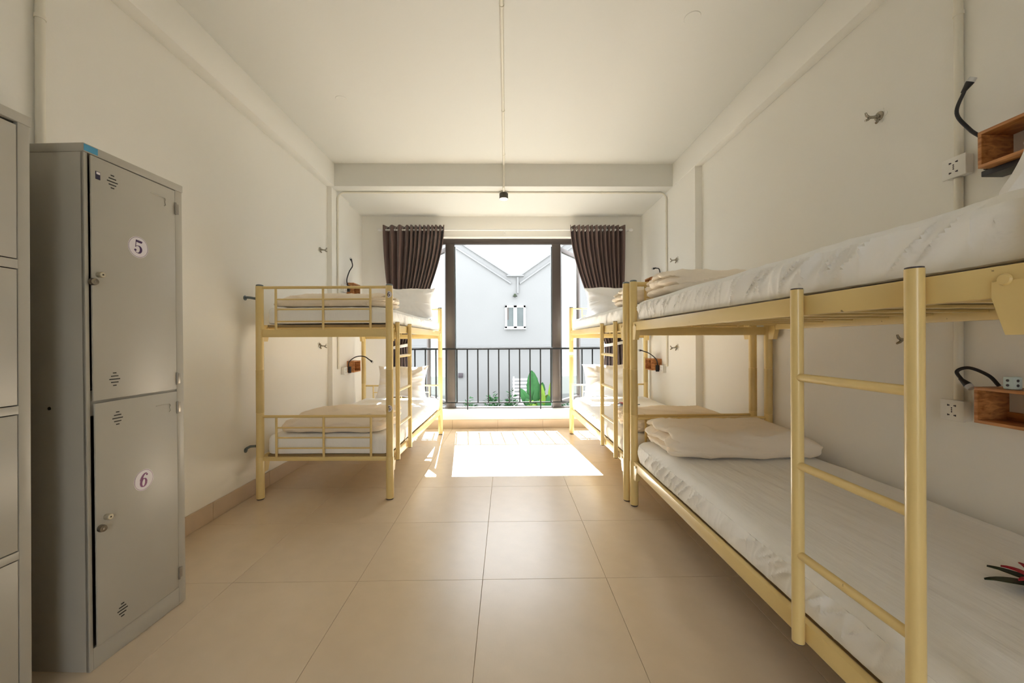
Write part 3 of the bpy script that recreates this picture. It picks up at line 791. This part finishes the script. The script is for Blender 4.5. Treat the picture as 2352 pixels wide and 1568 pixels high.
def make_lamp(label, base, pts, r, headdir, adapter, headlen=.03):
    base = Vector(base); t = thing('reading_lamp', label, 'lamp', base, 0, None)
    P = [Vector(p) - base for p in pts]
    c = []
    for i in range(len(P) - 1):
        a, b_ = P[i], P[i + 1]
        m0 = (P[i + 1] - P[i - 1]) / 2 if i > 0 else (P[1] - P[0])
        m1 = (P[i + 2] - P[i]) / 2 if i + 2 < len(P) else (P[-1] - P[-2])
        for k in range(8):
            u = k / 8; u2, u3 = u * u, u * u * u
            c.append(a * (2 * u3 - 3 * u2 + 1) + m0 * (u3 - 2 * u2 + u) + b_ * (3 * u2 - 2 * u3) + m1 * (u3 - u2))
    c.append(P[-1])
    b = new(); tube(b, c, r, 12); obj('gooseneck', b, 'blackrub', t)
    hd = Vector(headdir).normalized(); e = P[-1]
    b = new(); tube(b, [e - hd * .012, e, e + hd * headlen, e + hd * (headlen + .004)], [r, r * 1.35, r * 2.1, r * 2.1], 16); hh = obj('lamp_head', b, 'blackrub', t)
    b = new(); tube(b, [e + hd * (headlen + .003), e + hd * (headlen + .018)], [r * 2.15, r * 1.9], 16); obj('lens', b, 'greylens', hh)
    b = new(); a0, a1 = [Vector(q) - base for q in adapter]; box(b, a0.x, a1.x, a0.y, a1.y, a0.z, a1.z, .003); obj('driver_box', b, 'blackrub', t)
    return t
make_lamp('black gooseneck lamp curving up beside the upper pine box, nearest', (WR - .06, 1.44, 1.81),
          [(WR - .07, 1.436, 1.80), (WR - .075, 1.432, 1.90), (WR - .09, 1.47, 1.97), (WR - .10, 1.505, 2.055), (WR - .09, 1.485, 2.135)], .0062, (.1, -.35, .5),
          ((WR - .085, 1.25, 1.772), (WR - .002, 1.44, 1.794)), .022)
make_lamp('black gooseneck lamp bent down behind the lower pine box, nearest', (WR - .03, 1.44, .93),
          [(WR - .03, 1.43, .982), (WR - .04, 1.455, 1.02), (WR - .06, 1.50, 1.046), (WR - .08, 1.525, 1.03), (WR - .08, 1.505, .995)], .0062, (.0, -.55, -.5),
          ((WR - .07, 1.4365, .935), (WR - .002, 1.455, .978)), .022)
make_lamp('small black gooseneck lamp over the upper box on the right wall', (1.80, 4.49, 1.80),
          [(1.80, 4.487, 1.84), (1.80, 4.49, 1.92), (1.795, 4.51, 2.0), (1.77, 4.56, 2.02)], .006, (-.5, .35, -.1),
          ((1.78, 4.475, 1.80), (1.818, 4.50, 1.86)), .02)
make_lamp('small black gooseneck lamp arched over the lower box on the right wall', (1.76, 4.48, .84),
          [(1.765, 4.487, .86), (1.75, 4.49, .94), (1.68, 4.52, 1.01), (1.60, 4.56, 1.045)], .006, (-1, .2, .05),
          ((1.745, 4.475, .80), (1.78, 4.50, .875)), .02)
make_lamp('small black gooseneck lamp rising above the left upper bunk', (-1.84, 4.52, 1.76),
          [(-1.84, 4.53, 1.80), (-1.85, 4.52, 1.88), (-1.83, 4.54, 1.98), (-1.80, 4.56, 2.05), (-1.81, 4.56, 2.11)], .006, (-.25, 0, .6),
          ((-1.86, 4.515, 1.745), (-1.82, 4.545, 1.82)), .02)
make_lamp('small black gooseneck lamp arched over the box at the left lower bunk', (-1.82, 4.52, .82),
          [(-1.84, 4.53, .87), (-1.83, 4.53, .93), (-1.76, 4.54, .985), (-1.67, 4.56, .99), (-1.60, 4.58, .94)], .006, (.6, .1, -.5),
          ((-1.84, 4.515, .80), (-1.81, 4.54, .875)), .02)
# little gadget on the near lower shelf
t = thing('plug_adapter', 'pale blue socket adapter standing on the lower pine box', 'adapter', (1.795, 1.345, .980))
b = new(); box(b, -.018, .018, -.016, .016, 0, .046, .006); obj('body', b, 'paleblue', t)
b = new()
for z in (.032, .015): tube(b, [(-.0186, 0, z), (-.0192, 0, z)], .0045, 12); tube(b, [(-.003, -.0166, z), (-.003, -.0172, z)], .005, 12)
obj('holes', b, 'cap', t)

# curved anchor bars on the left wall behind the bunk post
for z, lb, pts in ((1.482, 'upper grey curved anchor bar between left wall and bunk post', [(0, .0, .006), (.02, 0, .010), (.05, -.01, .006), (.085, -.012, 0)]),
                   (.375, 'lower grey curved anchor bar between left wall and bunk post', [(0, 0, -.012), (.012, 0, .004), (.04, -.006, .018), (.085, -.012, .022)])):
    t = thing('anchor_bar', lb, 'bracket', (WL, 2.885, z), 0)
    b = new(); tube(b, [(0, 0, pts[0][2]), (.004, 0, pts[0][2])], .018, 16); obj('wall_plate', b, 'bluegrey', t)
    b = new(); tube(b, pts, .0095, 14); obj('bar', b, 'bluegrey', t)

# ------------------------------------------------------------------ conduits and ceiling lamp
def conduit(name, label, pts, r, clips, loc):
    loc = Vector(loc); t = thing(name, label, 'conduit', loc)
    b = new(); tube(b, [Vector(p) - loc for p in pts], r, 14); obj('pipe', b, 'conduit', t)
    for p, ax in clips:
        p = Vector(p) - loc; b = new(); d = Vector({'x': (1, 0, 0), 'y': (0, 1, 0), 'z': (0, 0, 1)}[ax])
        tube(b, [p - d * .008, p + d * .008], r + .003, 14); obj('clip', b, 'conduit', t)
LX, LY = -.022, 4.33
conduit('ceiling_conduit', 'cream conduit running along the middle of the ceiling', [(-.018, Y0, CZ - .012), (-.019, 4.145, CZ - .012), (-.019, 4.160, CZ - .02), (-.02, 4.168, CZ - .04), (-.021, 4.168, BZ - .001), (LX, 4.172, BZ - .010), (LX, 4.19, BZ - .012), (LX, LY - .055, BZ - .012)], .0115, [((-.018, y, CZ - .012), 'y') for y in (1.2, 2.2, 3.2, 3.95)], (-.02, 3.0, CZ))
def half(sx, xe, zb, name, label):
    zt = BZ - .012; r = .075
    pts = [(LX + sx * .045, LY, zt), (xe - sx * r, LY, zt)] + [tuple(p) for p in arc((xe - sx * r, LY, zt - r), r, PI / 2, 0, 8, (sx, 0, 0), (0, 0, 1))][1:] + [(xe, LY, zb)]
    conduit(name, label, pts, .0105, [((xe, LY, zt - .20), 'z'), ((xe, LY, 2.2), 'z'), ((LX + sx * 1.1, LY, zt), 'x'), ((xe, LY, 1.2), 'z')], (xe, LY, 1.0))
half(-1, -1.869, .86, 'wall_conduit', 'cream conduit from the lamp bending down the left wall corner')
half(1, 1.809, .87, 'wall_conduit', 'cream conduit from the lamp bending down the right wall near the window')
conduit('wall_conduit', 'cream conduit standing on the right wall by the nearest bunk', [(WR - .016, 1.568, CZ - .25), (WR - .016, 1.568, 1.912)], .014, [((WR - .016, 1.568, 2.5), 'z')], (WR, 1.56, 2.0))
conduit('wall_conduit', 'cream conduit on the right wall between the two near sockets', [(WR - .016, 1.570, 1.824), (WR - .016, 1.573, .909)], .014, [((WR - .016, 1.571, 1.3), 'z')], (WR, 1.57, .92))
conduit('wall_conduit', 'cream conduit standing on the left wall behind the lockers', [(WL + .016, 1.62, CZ - .25), (WL + .016, 1.62, .03)], .015, [((WL + .016, 1.62, 2.5), 'z')], (WL, 1.62, .5))
t = thing('ceiling_lamp', 'small black cylinder ceiling lamp, lit, at the conduit junction', 'lamp', (LX, LY, BZ))
b = new(); tube(b, [(0, 0, 0), (0, 0, -.012)], .040, 28); tube(b, [(0, 0, -.012), (0, 0, -.024)], .018, 16); obj('junction_box', b, 'conduit', t)
b = new(); tube(b, [(0, 0, -.022), (0, 0, -.026), (0, 0, -.082)], [.046, .049, .049], 36); obj('housing', b, 'lamp', t)
b = new(); tube(b, [(0, 0, -.080), (0, 0, -.084)], .0455, 32); obj('diffuser', b, 'lampglow', t)

# ------------------------------------------------------------------ outside
b = new(); box(b, -14, 14, 5.40, 16, -.9, -.75); struct('ground', b, 'ground')
bd = thing('neighbour_building', 'white rendered building with a V-shaped roofline across the garden', 'building', (0, 11, -.75))
def out(nm, bm, m, parent=None, **k):
    o = obj(nm, bm, m, parent or bd, **k)
    if not parent: o.location = (0, -11, .75)
    return o
sl, sr_ = -.652, .70
poly = [(-8, -.75), (8, -.75), (8, 3.4), (4.0, 3.0 + sr_ * 3.61), (.39, 3.0), (.14, 3.0), (-4.2, 3.0 - sl * 4.34), (-8, 3.8)]
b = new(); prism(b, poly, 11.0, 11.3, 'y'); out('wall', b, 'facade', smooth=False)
def coping(x0, z0, x1, z1, nm='coping'):
    b = new(); prism(b, [(x0, z0), (x1, z1), (x1, z1 + .05), (x0, z0 + .05)], 10.95, 11.35, 'y'); out(nm, b, 'facade', smooth=False)
coping(-4.2, 3 - sl * 4.34, .14, 3.0); coping(.39, 3.0, 4.0, 3 + sr_ * 3.61)
coping(-4.2, 2.78 - sl * 4.34, .14, 2.78, 'roof_moulding'); coping(.39, 2.78, 4.0, 2.78 + sr_ * 3.61, 'roof_moulding')
b = new(); prism(b, [(.02, 3.0), (.5, 3.0), (.5, 3.04), (.02, 3.04)], 10.9, 11.3, 'y'); out('valley_gutter', b, 'facade', smooth=False)
b = new(); tube(b, [(.33, 10.95, 2.98), (.33, 10.95, 2.52)], .03, 10); out('downpipe', b, 'facade')
b = new(); box(b, -8, 8, 10.93, 11.0, 1.0, 1.045); out('ledge', b, 'facade')
b = new()
x0, x1, z0, z1, mid = -.03, .545, 1.535, 2.175, .256
for a in ((x0, x1, z1 - .055, z1), (x0, x1, z0, z0 + .05), (x0, x0 + .055, z0, z1), (x1 - .055, x1, z0, z1), (mid - .045, mid + .045, z0, z1)):
    box(b, a[0], a[1], 10.94, 11.0, a[2], a[3])
wf = out('window_frame', b, 'white')
for a, c in ((x0 + .055, mid - .045), (mid + .045, x1 - .055)):
    b = new(); box(b, a, c, 10.975, 10.99, z0 + .05, z1 - .055); obj('pane', b, 'pane_far', wf)
b = new(); box(b, x0 + .055, x0 + .10, 10.965, 10.972, z0 + .24, z1 - .06); obj('pane_edge', b, 'frame', wf)
b = new(); box(b, x0 - .02, x1 + .02, 10.90, 11.0, z0 - .03, z0); obj('sill', b, 'white', wf)
b = new(); box(b, .19, .31, 10.86, 10.98, 2.43, 2.455); box(b, .215, .285, 10.84, 10.93, 2.455, 2.50, .01); tube(b, [(.25, 11.0, 2.42), (.25, 10.9, 2.44)], .012, 8); out('floodlight', b, 'darkleaf')
b = new(); box(b, -1.36, -1.235, 10.93, 11.0, .145, .27, .005); out('meter_box', b, 'cap')
# slatted screen
t = thing('slatted_screen', 'small white slatted screen behind the garden plants', 'screen', (.46, 10.2, -.75))
for x in (-.27, .32):
    b = new(); box(b, x - .018, x + .018, -.01, .03, 0, .98); obj('screen_post', b, 'white', t)
for k in range(9):
    b = new(); box(b, -.30, .35, -.014, .0, .15 + k * .092, .195 + k * .092); obj('slat', b, 'white', t)

def leafmesh(bm, base, tip, w_, up, n=10, droop=.0):
    base, tip = Vector(base), Vector(tip); d = tip - base; side = d.cross(Vector(up)).normalized(); nn = side.cross(d).normalized(); A = []
    for i in range(n + 1):
        u = i / n; c = base + d * u + nn * (droop * math.sin(u * PI)); ww = w_ / 2 * (math.sin(PI * min(1, .04 + u * .96)) ** .55) * (1 - .2 * u)
        j = .92 + .16 * random.random()
        A.append([bm.verts.new(c - side * ww * j + nn * ww * .35), bm.verts.new(c), bm.verts.new(c + side * ww * j + nn * ww * .35)])
    for i in range(n):
        for k in (0, 1): bm.faces.new((A[i][k], A[i + 1][k], A[i + 1][k + 1], A[i][k + 1]))
def plant(name, label, base, leaves, cat='plant'):
    t = thing(name, label, cat, base); t.scale = (1.25,) * 3
    for (tip, w_, m, up, st, dr) in leaves:
        b = new(); leafmesh(b, (st[0], st[1], st[2]), tip, w_, up, 12, dr); o = obj('leaf', b, m, t)
        md = o.modifiers.new('thickness', 'SOLIDIFY'); md.thickness = .002
        b = new(); tube(b, [(0, 0, 0), (st[0] * .5, st[1] * .5, st[2] * .6), st], [.02, .014, .008], 8); obj('stalk', b, 'leafB', t)
    return t
plant('banana_plant', 'broad-leaved banana plant with a tall green leaf outside the railing', (.66, 9.4, -.74), [
    ((-.04, .0, .96), .30, 'leafA', (0, -1, .2), (.02, 0, .28), -.03),
    ((.18, .05, .72), .26, 'leafA', (.3, -1, .1), (.04, 0, .25), -.03),
    ((-.28, -.05, .62), .20, 'leafA', (-.2, -1, .3), (-.03, 0, .22), .03),
    ((.30, -.1, .50), .2, 'leafB', (.3, -1, .3), (.04, 0, .2), .05),
    ((-.16, -.15, .44), .2, 'leafC', (-.2, -1, .5), (-.02, 0, .15), .05)])
plant('banana_plant', 'upright yellow-green banana shoot beside the right window post', (.96, 9.2, -.72), [
    ((.14, .0, .92), .16, 'leafB', (.6, -1, .0), (.02, 0, .15), -.02),
    ((-.09, .05, .68), .14, 'leafB', (-.6, -1, .0), (-.02, 0, .12), .02),
    ((.24, -.05, .62), .16, 'leafB', (.5, -1, .3), (.03, 0, .12), .02),
    ((.02, -.1, .50), .15, 'leafA', (.1, -1, .3), (0, 0, .12), .03),
    ((-.2, -.1, .40), .14, 'leafA', (-.1, -1, .5), (-.03, 0, .1), .03)])
def shrub(label, base, rx, ry, h, n, seed, m='leafC'):
    rnd = random.Random(seed); t = thing('shrub', label, 'shrub', base); b = new()
    for i in range(n):
        a = rnd.uniform(0, 2 * PI); rr = rnd.random() ** .5; z = rnd.uniform(.05, 1) * h * (1 - .5 * rr)
        c = Vector((rr * rx * math.cos(a), rr * ry * math.sin(a), z)); dd = Vector((math.cos(a) + rnd.uniform(-.6, .6), math.sin(a) + rnd.uniform(-.6, .6), rnd.uniform(-.1, .9))).normalized()
        leafmesh(b, c, c + dd * rnd.uniform(.07, .13), rnd.uniform(.035, .055), (rnd.uniform(-.5, .5), rnd.uniform(-.5, .5), 1), 4)
    o = obj('foliage', b, m, t); o['kind'] = 'stuff'
    b = new()
    for i in range(9):
        a = rnd.uniform(0, 2 * PI); tube(b, [(0, 0, 0), (rx * .5 * math.cos(a), ry * .5 * math.sin(a), h * .7)], [.008, .004], 5)
    o = obj('stems', b, 'leafC', t)
for i, (x, y, rx, h, n, m, lb) in enumerate(((-.90, 9.3, .17, .66, 150, 'leafC', 'low green shrub at the left end of the garden row'),
                                         (-.34, 9.3, .18, .78, 230, 'leafC', 'leafy green shrub second from the left in the garden row'),
                                         (.12, 9.35, .13, .80, 240, 'leafC', 'leafy dark green shrub left of the banana plant'),
                                         (.55, 8.75, .15, .62, 150, 'leafB', 'yellow-green low shrub in front of the banana plant'),
                                         (1.50, 9.4, .22, .50, 160, 'leafC', 'dark green shrub right of the right window post'))):
    shrub(lb, (x, y, -.75), rx, .18, h, n, 20 + i, m)

# ------------------------------------------------------------------ groups of look-alikes
GR = {'bunk_bed': 'cream metal bunk beds', 'mattress': 'mattresses in white fitted sheets', 'pillow': 'white pillows', 'blanket': 'folded white duvets',
      'wall_hook': 'chrome wall hooks', 'wall_socket': 'white wall sockets', 'wall_box': 'pine box shelves', 'reading_lamp': 'black gooseneck reading lamps',
      'curtain': 'brown curtains', 'locker': 'grey metal lockers', 'anchor_bar': 'grey anchor bars on the left wall', 'shrub': 'garden shrubs',
      'banana_plant': 'banana plants', 'ceiling_plate': 'round ceiling plates', 'wall_conduit': 'cream wall conduits', 'flower': 'red flowers on the beds'}
for o in bpy.data.objects:
    k = o.name.split('.')[0]
    if o.parent is None and 'label' in o and k in GR: o['group'] = GR[k]
